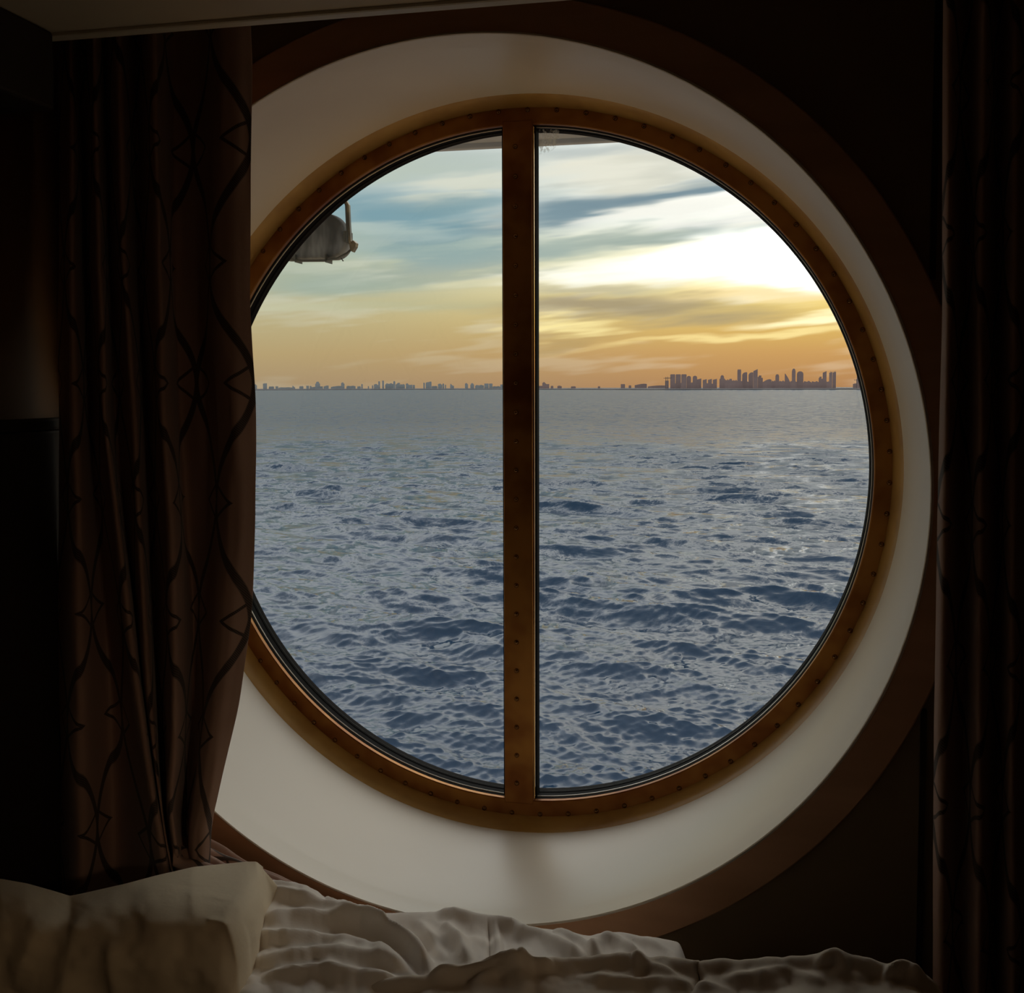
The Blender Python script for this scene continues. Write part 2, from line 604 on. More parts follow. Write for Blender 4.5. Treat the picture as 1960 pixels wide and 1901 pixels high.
def holed_wall(name, y0, y1, r, lo, hi, material, n=128):
    v, fc = [], []
    for y in (y0, y1):
        for i in range(n):
            a = 2 * math.pi * i / n
            s, c = math.sin(a), math.cos(a)
            v.append((WX + r * s, y, WZ + r * c))
            kx = (hi[0] - WX) / s if s > 1e-9 else ((lo[0] - WX) / s if s < -1e-9 else 1e9)
            kz = (hi[1] - WZ) / c if c > 1e-9 else ((lo[1] - WZ) / c if c < -1e-9 else 1e9)
            k = min(kx, kz)
            v.append((WX + k * s, y, WZ + k * c))
    for i in range(n):
        j = (i + 1) % n
        a, b, c, d = 2 * i, 2 * i + 1, 2 * j + 1, 2 * j
        o = 2 * n
        fc += [(a, b, c, d), (a + o, d + o, c + o, b + o), (a, d, d + o, a + o), (b, b + o, c + o, c)]
    # corners
    for (cx, cz) in ((lo[0], lo[1]), (lo[0], hi[1]), (hi[0], lo[1]), (hi[0], hi[1])):
        ang = math.atan2(cx - WX, cz - WZ) % (2 * math.pi)
        i = int(ang / (2 * math.pi) * n) % n
        j = (i + 1) % n
        k = len(v)
        v += [(cx, y0, cz), (cx, y1, cz)]
        fc += [(2 * i + 1, k, 2 * j + 1), (2 * n + 2 * i + 1, 2 * n + 2 * j + 1, k + 1)]
    me = mesh(name, v, fc)
    fixnormals(me)
    return tag(link(name, me, material), kind='structure')


holed_wall('wall_window', 1.350, 1.44, .590, (XL - .1, -.1), (XR + .1, ZP + .1), M['wall'])
holed_wall('wall_hull', 1.735, 1.80, .590, (XL - .6, -1.0), (XR + .6, 3.2), M['steel'])
tag(box('floor', (XL - .1, YB - .1, -.1), (XR + .1, 1.35, 0), M['floor']), kind='structure')
tag(box('wall_left', (XL - .1, YB - .1, 0), (XL, 1.35, ZP + .1), M['leftwall']), kind='structure')
tag(box('wall_right', (XR, YB - .1, 0), (XR + .1, 1.35, ZP + .1), M['wall']), kind='structure')
tag(box('wall_back', (XL, YB - .1, 0), (XR, YB, ZP + .1), M['wall']), kind='structure')
tag(box('wall_light_blocker', (.32, .35, 0), (XR, 1.02, ZC), M['wall']), kind='structure')  # unseen block added to keep the fill lamp off the right curtain
tag(box('ceiling', (XL, YB, ZC), (XR, 1.085, ZP), M['ceiling']), kind='structure')
tag(box('ceiling_pocket', (XL, 1.085, ZP), (XR, 1.35, ZP + .1), M['wall']), kind='structure')
tag(box('trim_1', (XL, 1.085, ZC - .004), (XR, 1.104, ZC + .035), M['lip'], bevel=.003), kind='structure')
# dark cornice along the left wall and the headboard below it
bk = P(108, 213, 1.085)
tag(box('trim_2', (XL, YB, bk[2]), (bk[0], 1.084, ZC), M['headboard'], bevel=.004), kind='structure')
hb = bpy.data.objects.new('headboard', None)
COL.objects.link(hb)
hb.location = (XL, .6, 0)
tag(hb, 'dark flat headboard panel on the left wall behind the pillow', 'headboard')
zh = P(60, 803, 1.22)[2]
box('panel', (.001, -.62, .30), (.016, .735, zh - .016), M['headboard'], hb, .004)
box('cap_rail', (.001, -.63, zh - .016), (.018, .74, zh), M['headboard'], hb, .004)
# panel joint of the window wall near the dark curtain
xs = P(1765, 1550, 1.345)[0]
hc = math.sqrt(max(.01, .614 ** 2 - (xs - .003 - WX) ** 2))
tag(box('trim_3', (xs - .003, 1.343, .5), (xs + .003, 1.351, WZ - hc), M['headboard']), kind='structure')
tag(box('trim_4', (xs - .003, 1.343, WZ + hc), (xs + .003, 1.351, ZP), M['headboard']), kind='structure')

# added fill lamp, unseen behind the viewpoint, lifts the dark cabin
lamp = bpy.data.objects.new('fill_lamp', None)
COL.objects.link(lamp)
lamp.location = (1.1, -.75, ZC)
tag(lamp, 'small round fill lamp added unseen behind the viewpoint', 'lamp')
LN = 32
lv = [(.11 * math.cos(6.2832 * i / LN), .11 * math.sin(6.2832 * i / LN), z) for z in (-.002, -.022) for i in range(LN)]
lf = [tuple(range(LN)), tuple(range(2 * LN - 1, LN - 1, -1))] + [(i, (i + 1) % LN, (i + 1) % LN + LN, i + LN) for i in range(LN)]
lme = mesh('housing', lv, lf)
fixnormals(lme)
link('housing', lme, M['lip'], lamp)
ld = bpy.data.lights.new('fill_light', 'AREA')
ld.shape = 'DISK'
ld.size = .18
ld.energy = 5.2
ld.color = (1.0, .74, .46)
lo_ = bpy.data.objects.new('fill_light', ld)
COL.objects.link(lo_)
lo_.parent = lamp
lo_.location = (0, 0, -.026)

# ------------------------------------------------------------------ the porthole
win = bpy.data.objects.new('window_1', None)
COL.objects.link(win)
tag(win, kind='structure')
revolve('surround', [(1.352, .5665), (YW + .001, .5665), (YW - .001, .568), (YW - .001, .611), (YW + .001, .613), (1.352, .613)], M['surround'], win)
# white bell-shaped reveal
rp = [(1.74, .566), (1.700, .5735), (1.66, .5755), (1.60, .577), (1.52, .5765), (1.44, .5745), (1.392, .572), (1.384, .5705),
      (1.36, .567), (1.342, .5645), (YW - .003, .5635), (YW - .0045, .5645), (YW - .003, .5662), (1.36, .585), (1.60, .589), (1.735, .589)]
revolve('reveal', rp, M['reveal'], win)
# tan sealant between reveal and brass, broadened to stand in for amber shade
revolve('caulk_amber_shade', [(1.702, .5640), (1.694, .5658), (1.686, .5688), (1.676, .5714), (1.664, .5738), (1.660, .5758), (1.700, .577)], M['caulk_shade'], win)
ring = revolve('brass_ring', [(YG + .012, RG), (YG + .0015, RG), (YG, RG + .0015), (YG, RB - .001), (YG + .002, RB + .001), (YG + .012, RB + .001)], M['brass'], win)
revolve('gasket', [(YG + .010, RG + .002), (YG + .010, RG - .0005), (YG + .020, RG - .0012), (YG + .034, RG - .0015), (YG + .034, RG + .03), (YG + .012, RG + .03)], M['dark'], win)
revolve('glazing_bead', [(YG + .0155, RG - .0002), (YG + .0162, RG - .0020), (YG + .0178, RG - .0024), (YG + .0190, RG - .0004)], M['glaze'], win)
revolve('gasket', [(YG + .034, RG + .01), (YG + .034, RG - .0022), (YG + .040, RG - .0034), (YG + .052, RG - .0026), (YG + .06, RG + .01)], M['dark'], win)
# mullion
MW = P(1019.5, 880, YG)[0] - P(964, 880, YG)[0]
mx0 = P(964, 880, YG)[0]
mull = box('mullion', (mx0, YG - .0012, WZ - RG - .006), (mx0 + MW, YG + .030, WZ + RG + .006), M['brass'], win, .0015)
for s in (0, 1):
    xx = mx0 - .0035 if s == 0 else mx0 + MW
    box('mullion_gasket', (xx - .001 + .0005 * s, YG + .014, WZ - RG + .002), (xx + .0035, YG + .036, WZ + RG - .002), M['dark'], win)
box('mullion_bead', (mx0 + MW + .0002, YG + .003, WZ - RG + .003), (mx0 + MW + .0022, YG + .012, WZ + RG - .003), M['polished'], win, .0006)
# screws: one dome with a slot, shared mesh
def dome(r, h, n=10):
    v, fc = [], []
    for k, (rr, yy) in enumerate(((1.0, 0.0), (.92, -.45), (.62, -.85))):
        for i in range(n):
            a = 2 * math.pi * i / n
            v.append((r * rr * math.cos(a), h * yy, r * rr * math.sin(a)))
    v.append((0, -h, 0))
    for k in range(2):
        for i in range(n):
            j = (i + 1) % n
            fc.append((k * n + i, k * n + j, (k + 1) * n + j, (k + 1) * n + i))
    for i in range(n):
        fc.append((2 * n + i, 2 * n + (i + 1) % n, 3 * n))
    me = mesh('screw', v, fc, True)
    fixnormals(me)
    return me


scr = dome(.0040, .0034)
NS = 76
for i in range(NS):
    a = 2 * math.pi * (i + .30) / NS
    link('screw', scr, M['screw'], ring, (WX + .5610 * math.sin(a), YG, WZ + .5610 * math.cos(a)))
xsc = P(988, 880, YG)[0]
for i in range(23):
    z = WZ + .505 - i * .0462
    if z < WZ - RG + .01:
        break
    link('screw', scr, M['screw'], mull, (xsc, YG - .0012, z))


def pane(side):
    n = 96
    r = RG + .002
    xe = mx0 - .001 if side < 0 else mx0 + MW + .001
    rel = xe - WX
    c0 = math.acos(max(-1, min(1, rel / r)))
    pts = []
    if side > 0:
        for i in range(n + 1):
            a = -c0 + 2 * c0 * i / n
            pts.append((WX + r * math.cos(a), WZ + r * math.sin(a)))
    else:
        for i in range(n + 1):
            a = c0 + (2 * math.pi - 2 * c0) * i / n
            pts.append((WX + r * math.cos(a), WZ + r * math.sin(a)))
    k = len(pts)
    v = [(x, YG + .030, z) for x, z in pts]
    me = mesh('pane', v, [tuple(range(k))])
    pn_ = link('pane', me, M['glass'], win)
    if side > 0:      # dried salt on the inner corner of the right pane
        st = P(1040, 262, YG + .029)
        r_ = np.random.default_rng(5)
        v_ = [(0, 0, 0)]
        for i in range(20):
            a = 2 * math.pi * i / 20
            q_ = .028 * r_.uniform(.75, 1.0)
            v_.append((max(q_ * math.cos(a), -(st[0] - mx0 - MW - .0055)), 0, min(q_ * 1.1 * math.sin(a), .026)))
        link('salt_stain', mesh('salt_stain', v_, [(0, 1 + i, 1 + (i + 1) % 20) for i in range(20)]), M['salt'], pn_, st)


pane(-1)
pane(1)

# ------------------------------------------------------------------ sea
SEA = -10.4
HC = CAM[2] - SEA
az = np.radians(np.concatenate([np.linspace(-56, -30, 60)[:-1], np.linspace(-30, 10, 820), np.linspace(10, 36, 60)[1:]]))
inv = np.linspace(1 / 17.0, 1 / 700.0, 1150)
rr = np.concatenate([1 / inv, np.geomspace(720, 14000, 40)])
A, Rr = np.meshgrid(az, rr, indexing='ij')
X, Y = Rr * np.sin(A), Rr * np.cos(A)
dr = np.gradient(rr)[None, :] * np.ones_like(A)
dt = Rr * np.gradient(az)[:, None]
Zs = np.zeros_like(X)
DX, DY = np.zeros_like(X), np.zeros_like(X)
main = math.radians(-98)          # waves roll towards the ship
for i in range(72):
    lam = 0.30 * (12.0 / .30) ** (i / 71.0)
    lam *= rng.uniform(.9, 1.1)
    th = main + rng.normal(0, .42) * float(np.interp(lam, [.3, 1.0, 2.5, 5, 9], [1.3, 1.2, 1.0, .65, .5]))
    k = 2 * math.pi / lam
    amp = .0084 * lam * float(np.interp(lam, [.3, .6, 1.0, 2.0, 4.0, 6.0, 8.5, 12.0], [1.5, 1.7, 1.35, .9, .95, 1.3, 1.2, .5]))
    kx, ky = k * math.cos(th), k * math.sin(th)
    # spacing of the grid along the wave's direction
    st = np.abs(np.sin(A) * math.cos(th) + np.cos(A) * math.sin(th)) * dr + np.abs(np.cos(A) * math.cos(th) - np.sin(A) * math.sin(th)) * dt
    att = np.clip((lam / (st + 1e-6) - 2.0) / 2.0, 0, 1)
    ph = kx * X + ky * Y + rng.uniform(0, 6.283)
    env = .75 + .5 * np.sin(X * rng.uniform(-.12, .12) + Y * rng.uniform(-.12, .12) + rng.uniform(0, 6.28))
    a = amp * att * env
    Zs += a * np.cos(ph)
    DX -= .8 * a * math.cos(th) * np.sin(ph)
    DY -= .8 * a * math.sin(th) * np.sin(ph)
V = np.stack([X + DX, Y + DY, SEA + Zs], -1).astype(np.float32)
nu, nv = X.shape
ii = np.arange(nu * nv).reshape(nu, nv)
quads = np.stack([ii[:-1, :-1], ii[:-1, 1:], ii[1:, 1:], ii[1:, :-1]], -1).reshape(-1, 4)
me = bpy.data.meshes.new('sea')
me.vertices.add(nu * nv)
me.vertices.foreach_set('co', V.ravel())
me.loops.add(quads.size)
me.loops.foreach_set('vertex_index', quads.ravel().astype(np.int32))
me.polygons.add(len(quads))
me.polygons.foreach_set('loop_start', np.arange(0, quads.size, 4, dtype=np.int32))
me.polygons.foreach_set('use_smooth', np.ones(len(quads), dtype=bool))
me.update(calc_edges=True)
at = me.attributes.new('unresolved', 'FLOAT', 'POINT')
at.data.foreach_set('value', np.clip(np.log(Rr / 40.0) / math.log(10.0), 0, 1).astype(np.float32).ravel())
if me.polygons[0].normal.z < 0:
    me.flip_normals()
tag(link('sea', me, M['water']), 'choppy blue-grey sea reaching to the city skyline on the horizon', 'sea', kind='stuff')

# ------------------------------------------------------------------ skyline
def sky_pt(x, y, d):
    r = ray(x, y)
    return CAM + r * (d / math.hypot(r[0], r[1]))


NB = [0]


def building(x0, x1, y, shape, d, material, label, group=None, name='building'):
    """an extruded facade with a shaped roof line, standing on the shore"""
    NB[0] += 1
    d = d - 60 + 48.0 * (NB[0] % 4)
    a, b = sky_pt(x0, 741, d), sky_pt(x1, 741, d)
    top = sky_pt((x0 + x1) / 2, y, d)[2]
    W = float(np.hypot(*(b - a)[:2]))
    base = SEA + 5.02
    H = top - base
    dep = min(max(W * .8, 14.0), 40.0)
    if shape == 'round':
        pr = [(-.5, 0), (.5, 0), (.5, .84), (.42, .93), (.25, .98), (0, 1), (-.25, .98), (-.42, .93), (-.5, .84)]
    elif shape == 'dome':
        pr = [(-.5, 0), (.5, 0), (.5, .72), (.34, .74), (.32, .88), (.2, .97), (0, 1), (-.2, .97), (-.32, .88), (-.34, .74), (-.5, .70)]
    elif shape == 'sail':
        pr = [(-.5, 0), (.5, 0), (.5, .42), (.30, .58), (.08, .74), (-.2, .9), (-.40, 1), (-.5, 1)]
    elif shape == 'slant':
        pr = [(-.5, 0), (.5, 0), (.5, 1), (.2, .97), (-.5, .90)]
    elif shape == 'curve':
        pr = [(-.5, 0), (.5, 0), (.5, .97), (.4, 1), (.1, .99), (-.2, .96), (-.4, .90), (-.5, .82)]
    elif shape == 'step':
        pr = [(-.5, 0), (.5, 0), (.5, .82), (.22, .82), (.22, 1), (-.30, 1), (-.30, .90), (-.5, .90)]
    elif shape == 'spike':
        pr = [(-.5, 0), (.5, 0), (.5, .55), (.15, .62), (-.1, .8), (-.36, 1), (-.40, 1), (-.46, .6), (-.5, .6)]
    elif shape == 'antenna':
        pr = [(-.5, 0), (.5, 0), (.5, .93), (.42, .93), (.42, 1), (.34, 1), (.34, .93), (-.05, .93), (-.05, 1), (-.14, 1), (-.14, .90), (-.5, .90)]
    elif shape == 'low':
        pr = [(-.5, 0), (.5, 0), (.5, .86), (.33, .9), (.3, 1), (.08, 1), (.06, .9), (-.2, .93), (-.24, .98), (-.38, .98), (-.4, .82), (-.5, .8)]
    elif shape == 'arch':
        pr = [(-.5, 0), (.5, 0), (.5, .95), (.3, 1), (.05, .96), (-.2, .84), (-.5, .66)]
    else:
        pr = [(-.5, 0), (.5, 0), (.5, .96), (.46, .96), (.46, 1), (-.46, 1), (-.46, .96), (-.5, .96)]
    n = len(pr)
    v = [(u * W, -dep / 2, t * H) for u, t in pr] + [(u * W, dep / 2, t * H) for u, t in pr]
    fc = [tuple(range(n)), tuple(range(2 * n - 1, n - 1, -1))] + [(i, i + n, (i + 1) % n + n, (i + 1) % n) for i in range(n)]
    me = mesh(name, v, fc)
    fixnormals(me)
    o = link(name, me, material)
    mid = (a + b) / 2
    o.location = (mid[0], mid[1], base)
    o.rotation_euler = (0, 0, -math.atan2(mid[0], mid[1]))
    return tag(o, label, 'building', group)


DR, DM, DL = 4200.0, 5200.0, 6000.0
GR = 'high-rises of the right-hand skyline'
cr = lambda x: 1250 + x / 4.356
ct = lambda y: 660 + y / 4.356 + 0.3
right_towers = [
    (100, 130, 298, 'flat', 'squat dark building with two cranes, just left of three flat slabs'),
    (143, 184, 245, 'flat', 'leftmost of the three equal flat-topped slab towers on the skyline'),
    (188, 231, 245, 'flat', 'middle one of the three equal flat-topped slab towers on the skyline'),
    (235, 279, 245, 'flat', 'rightmost of the three equal flat-topped slab towers on the skyline'),
    (280, 316, 258, 'round', 'round-topped block touching the right side of the three slab towers'),
    (330, 367, 257, 'round', 'second round-topped block right of the three slab towers'),
    (367, 402, 280, 'slant', 'low slant-roofed block leaning on the second round-topped block'),
    (414, 447, 285, 'slant', 'first of three small equal blocks in the right-hand skyline'),
    (458, 490, 283, 'slant', 'second of three small equal blocks in the right-hand skyline'),
    (498, 532, 283, 'slant', 'third of three small equal blocks in the right-hand skyline'),
    (553, 599, 252, 'dome', 'wide domed tower between small blocks and the tall central pair'),
    (628, 668, 283, 'step', 'short stepped block right of the wide domed tower'),
    (702, 733, 205, 'flat', 'tall slim flat-topped tower on the left of the central cluster'),
    (742, 784, 227, 'curve', 'tower with a curved roof beside the tall slim central tower'),
    (795, 834, 228, 'curve', 'tower joined to the left of the tallest central tower'),
    (835, 871, 202, 'slant', 'tallest tower of the central skyline cluster with a slanted roof'),
    (872, 914, 255, 'step', 'stepped mid-height building right of the tallest central tower'),
    (1019, 1050, 244, 'round', 'lone rounded tower left of the sail-shaped tower'),
    (1097, 1142, 240, 'sail', 'sail-shaped tower with one curved slope on the skyline'),
    (1156, 1187, 197, 'round', 'tall thin round-topped tower next to the sail-shaped tower'),
    (1198, 1252, 220, 'round', 'broad round-topped tower right of the tall thin one'),
    (1380, 1413, 265, 'step', 'stepped tower left of the last tall flat tower'),
    (1413, 1445, 218, 'slant', 'tall flat tower between a stepped tower and the twin towers'),
    (1467, 1493, 217, 'antenna', 'left one of the twin towers with roof masts'),
    (1495, 1524, 215, 'antenna', 'right one of the twin towers with roof masts'),
    (1698, 1775, 184, 'flat', 'tall tower cut by the right edge of the porthole'),
]
for x0, x1, y, s, lb in right_towers:
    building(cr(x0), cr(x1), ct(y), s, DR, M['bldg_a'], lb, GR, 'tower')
for x0, x1, y, s, lb in [
        (184, 236, 310, 'low', 'low block filling the gap between the three slab towers'),
        (300, 335, 312, 'low', 'low block between the two round-topped blocks by the slab towers'),
        (440, 500, 318, 'low', 'low block among the three small equal blocks'),
        (596, 632, 288, 'low', 'low block against the right side of the wide domed tower'),
        (664, 704, 292, 'low', 'low block left of the tall slim central tower'),
        (724, 800, 300, 'low', 'low block at the foot of the curved-roof central tower'),
        (912, 986, 286, 'arch', 'low arched block right of the stepped mid-height building'),
        (984, 1024, 297, 'low', 'low block left of the lone rounded tower'),
        (1046, 1100, 298, 'low', 'low block between the lone rounded tower and the sail-shaped tower'),
        (1138, 1200, 300, 'low', 'low block at the foot of the tall thin round-topped tower'),
        (1250, 1318, 301, 'low', 'low long block touching the broad round-topped tower on its right'),
        (1316, 1384, 303, 'low', 'low long block left of the last stepped tower'),
        (1443, 1470, 303, 'low', 'low block squeezed in left of the twin mast towers'),
        (1666, 1718, 321, 'step', 'low stepped block left of the tower at the porthole edge')]:
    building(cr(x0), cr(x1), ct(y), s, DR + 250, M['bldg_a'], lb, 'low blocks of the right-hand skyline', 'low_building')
# cranes on the squat building and near the cut tower
for cdd, (cxp, topy, lb) in enumerate(((107, 268, 'thin left crane above the squat building beside the slabs'),
                      (122, 266, 'thin right crane above the squat building beside the slabs'),
                      (1697, 285, 'thin crane left of the tower cut by the porthole edge'))):
    dk = DR - 95 - 9 * cdd
    b0, b1 = sky_pt(cr(cxp), ct(330), dk), sky_pt(cr(cxp), ct(topy), dk)
    e = bpy.data.objects.new('crane', None)
    COL.objects.link(e)
    e.location = (b0[0], b0[1], SEA + 5.02)
    tag(e, lb, 'crane', 'cranes on the skyline')
    h = b1[2] - SEA - 5.02
    box('mast', (-.9, -.9, 0), (.9, .9, h), M['land'], e)
    box('jib', (-9, -.7, h * .88), (16, .7, h * .88 + 1.5), M['land'], e)

cl = lambda x: 480 + x / 3.769
clt = lambda y: 660 + y / 3.769 + 1.0
NL = [0]
ORD = ['first', 'second', 'third', 'fourth', 'fifth', 'sixth', 'seventh', 'eighth', 'ninth', 'tenth', 'eleventh', 'twelfth', 'thirteenth', 'fourteenth',
       'fifteenth', 'sixteenth', 'seventeenth', 'eighteenth', 'nineteenth', 'twentieth', 'twenty-first', 'twenty-second', 'twenty-third', 'twenty-fourth',
       'twenty-fifth', 'twenty-sixth', 'twenty-seventh', 'twenty-eighth', 'twenty-ninth', 'thirtieth', 'thirty-first', 'thirty-second', 'thirty-third',
       'thirty-fourth', 'thirty-fifth', 'thirty-sixth', 'thirty-seventh', 'thirty-eighth', 'thirty-ninth', 'fortieth', 'forty-first', 'forty-second',
       'forty-third', 'forty-fourth', 'forty-fifth', 'forty-sixth']


def small_label(shape):
    look = {'step': 'stepped', 'low': 'long low', 'flat': 'flat-roofed', 'arch': 'gently arched', 'round': 'round-topped', 'slant': 'slant-roofed',
            'curve': 'curved-roof', 'sail': 'pointed', 'antenna': 'twin-topped'}.get(shape, 'hazy')
    return 'small %s building, %s from the curtain on the left-hand skyline' % (look, ORD[NL[0] - 1])


left_named = {
    465: 'widest domed building on the left-hand skyline',
    655: 'small stepped tower right of the domed building on the left',
    88: 'twin-topped block next to the curtain on the far-left skyline',
    920: 'left one of two thin towers in the left-hand city cluster',
    948: 'right one of two thin towers in the left-hand city cluster',
    1685: 'left one of two dark square blocks beside the mullion',
    1720: 'right one of two dark square blocks beside the mullion',
    1585: 'rounded block left of the two dark square ones by the mullion',
    1440: 'spiky-roofed building on the left-hand skyline',
    797: 'thin isolated stub tower on the left-hand skyline',
}
for x0, x1, y, s in [
    (25, 45, 282, 'step'), (88, 117, 272, 'antenna'), (130, 168, 296, 'low'), (178, 198, 296, 'flat'), (200, 300, 303, 'low'),
    (300, 320, 292, 'sail'), (350, 380, 294, 'low'), (400, 420, 292, 'flat'), (425, 440, 293, 'step'), (440, 520, 296, 'arch'), (465, 500, 262, 'dome'),
    (525, 562, 290, 'arch'), (578, 660, 293, 'arch'), (652, 676, 268, 'step'), (690, 756, 292, 'low'), (768, 794, 295, 'low'), (797, 808, 280, 'flat'),
    (845, 853, 295, 'flat'), (874, 884, 288, 'step'), (888, 922, 280, 'step'), (920, 933, 260, 'flat'), (948, 961, 255, 'flat'), (970, 1030, 274, 'low'),
    (1028, 1043, 258, 'round'), (1045, 1076, 270, 'arch'), (1075, 1112, 280, 'low'), (1118, 1141, 275, 'step'), (1140, 1166, 284, 'slant'), (1168, 1184, 286, 'flat'),
    (1245, 1256, 270, 'flat'), (1262, 1289, 265, 'curve'), (1289, 1304, 262, 'flat'), (1305, 1346, 293, 'low'), (1350, 1381, 277, 'step'), (1383, 1395, 277, 'flat'),
    (1400, 1409, 285, 'flat'), (1438, 1466, 277, 'spike'), (1545, 1567, 273, 'step'), (1584, 1611, 273, 'dome'), (1618, 1682, 286, 'low'), (1685, 1716, 276, 'flat'),
    (1719, 1744, 276, 'flat'), (1745, 1802, 295, 'low'), (1800, 1818, 283, 'flat'), (1880, 1960, 290, 'low')]:
    NL[0] += 1
    k = {1438: 1440, 1584: 1585, 1719: 1720, 652: 655}.get(x0, x0)
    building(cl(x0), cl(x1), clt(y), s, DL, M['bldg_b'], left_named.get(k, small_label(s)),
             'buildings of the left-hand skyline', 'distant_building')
cm = lambda x: 1000 + x / 5.6
cmt = lambda y: 660 + y / 5.6 + .3
for x0, x1, y, s, lb in [
    (132, 216, 438, 'arch', 'low arched building right beside the mullion on the shoreline'),
    (213, 253, 400, 'step', 'taller stepped block just right of the mullion on the shoreline'),
    (252, 287, 420, 'flat', 'flat block attached to the stepped block right of the mullion'),
    (303, 331, 438, 'round', 'tiny rounded shed right of the stepped block by the mullion'),
    (375, 421, 437, 'step', 'tiny stepped shed further right of the mullion'),
    (520, 571, 443, 'low', 'very low shed on the bare middle of the shoreline'),
    (808, 833, 443, 'round', 'tiny hut alone on the bare middle of the shoreline'),
    (1054, 1099, 420, 'flat', 'small square block where the bare shoreline ends'),
    (1138, 1166, 432, 'low', 'tiny block left of the long arched hall'),
    (1203, 1333, 416, 'arch', 'long arched hall left of the squat building with cranes'),
    (1345, 1530, 434, 'arch', 'long low tree-like bank left of the squat building')]:
    building(cm(x0), cm(x1), cmt(y), s, DM, M['bldg_a'], lb, 'buildings of the middle shoreline', 'shore_building')
# strip of land under the skyline
xs_ = np.linspace(-900, 3200, 200)
v, fc = [], []
for i, x in enumerate(xs_):
    d = np.interp(x, [-900, 960, 1020, 1250, 3200], [DL, DL, DM, DR, DR]) - 150
    hgt = 5.0
    p = sky_pt(x, 741, d)
    r_ = np.array([p[0], p[1]]) / math.hypot(p[0], p[1])
    for dd, z in ((0, SEA - 2), (0, SEA + hgt * .5), (20, SEA + hgt), (520, SEA + hgt), (520, SEA - 2)):
        v.append((p[0] + r_[0] * dd, p[1] + r_[1] * dd, z))
for i in range(len(xs_) - 1):
    for s in range(4):
        fc.append((i * 5 + s, (i + 1) * 5 + s, (i + 1) * 5 + s + 1, i * 5 + s + 1))
me = mesh('shoreline', v, fc)
fixnormals(me)
tag(link('shoreline', me, M['land']), 'thin dark strip of land under the city skyline', 'shore', kind='structure')

# ------------------------------------------------------------------ outside the hull: overhang and hanging panel
oe = 3.1
za, zb = P(800, 293, oe), P(1210, 272, oe)
zo = (za[2] + zb[2]) / 2
ov = bpy.data.objects.new('deck_overhang', None)
COL.objects.link(ov)
ov.location = (WX, 2.4, zo)
tag(ov, 'grey painted steel deck overhang seen at the top of the porthole', 'overhang')
box('plate', (-3.2, -.59, .015), (3.2, oe - 2.4 - .02, .05), M['steel'], ov)
box('edge_lip', (-3.2, oe - 2.4 - .02, 0), (3.2, oe - 2.4, .09), M['steel'], ov, .004)
box('beam', (-3.2, -.10, -.03), (3.2, -.07, .015), M['steel'], ov, .004)

pd = 2.85
pn = bpy.data.objects.new('hanging_panel', None)
COL.objects.link(pn)
c0 = P(590, 455, pd)
pn.location = c0
tag(pn, 'weathered grey rounded panel hanging from a bent strut outside the porthole', 'panel')
PX = pd / F_PX * 1.04


def lp(x, y, dd=0.0):
    q_ = P(x, y, pd + dd)
    return (q_[0] - c0[0], q_[1] - c0[1], q_[2] - c0[2])


outl = []
for (ccx, ccy, ra, a0, a1) in ((628, 446, 36, 90, 0), (638, 466, 32, 0, -80), (556, 468, 32, -95, -180), (560, 446, 36, 180, 90)):
    for i in range(9):
        a = math.radians(a0 + (a1 - a0) * i / 8)
        outl.append((ccx + ra * math.cos(a), ccy - ra * math.sin(a)))
n = len(outl)
rows = []
for sc_, dd in ((.90, -.030), (.97, -.024), (1.0, -.008), (1.0, .012), (.97, .026), (.90, .030)):
    mx_, my_ = 596, 456
    rows.append([lp(mx_ + (x - mx_) * sc_, my_ + (y - my_) * sc_, 0) for x, y in outl])
    rows[-1] = [(p[0], p[1] + dd, p[2]) for p in rows[-1]]
v = [p for r_ in rows for p in r_]
fc = [tuple(range(n)), tuple(range(6 * n - 1, 5 * n - 1, -1))]
for k in range(5):
    for i in range(n):
        fc.append((k * n + i, k * n + (i + 1) % n, (k + 1) * n + (i + 1) % n, (k + 1) * n + i))
me = mesh('body', v, fc, True)
fixnormals(me)
o = link('body', me, M['weathered'], pn)
md = o.modifiers.new('edges', 'EDGE_SPLIT')
md.split_angle = math.radians(50)
tube('bottom_rail', [lp(548, 492, -.03), lp(556, 497, -.034), (lp(575, 499.5, -.034)), lp(620, 499, -.034), lp(645, 495, -.034), lp(664, 485, -.034), lp(672, 478, -.03)], .0032, M['rail'], pn)
for x in (567, 625):
    a, b = lp(x - 3.5, 502, -.04), lp(x + 3.5, 488, -.02)
    box('clamp', (a[0], a[1], a[2]), (b[0], b[1] + .03, b[2]), M['rail'], pn, .001)
tube('hook', [lp(653, 494, -.03), lp(655, 497, -.03), lp(657, 500, -.03)], .0016, M['rail'], pn)
a, b = lp(657, 463, -.045), lp(668, 443, -.025)
box('bracket', a, (b[0], b[1] + .03, b[2]), M['rail'], pn, .002)
# hinge plate at the lower right corner
hp = [lp(668, 466, -.05), lp(676, 460, -.05), lp(681, 465, -.05), lp(680, 472, -.05), lp(674, 482, -.05), lp(670, 478, -.05)]
v = hp + [(p[0], p[1] + .02, p[2]) for p in hp]
fc = [tuple(range(6)), tuple(range(11, 5, -1))] + [(i, i + 6, (i + 1) % 6 + 6, (i + 1) % 6) for i in range(6)]
me = mesh('hinge_plate', v, fc)
fixnormals(me)
link('hinge_plate', me, M['strut'], pn)
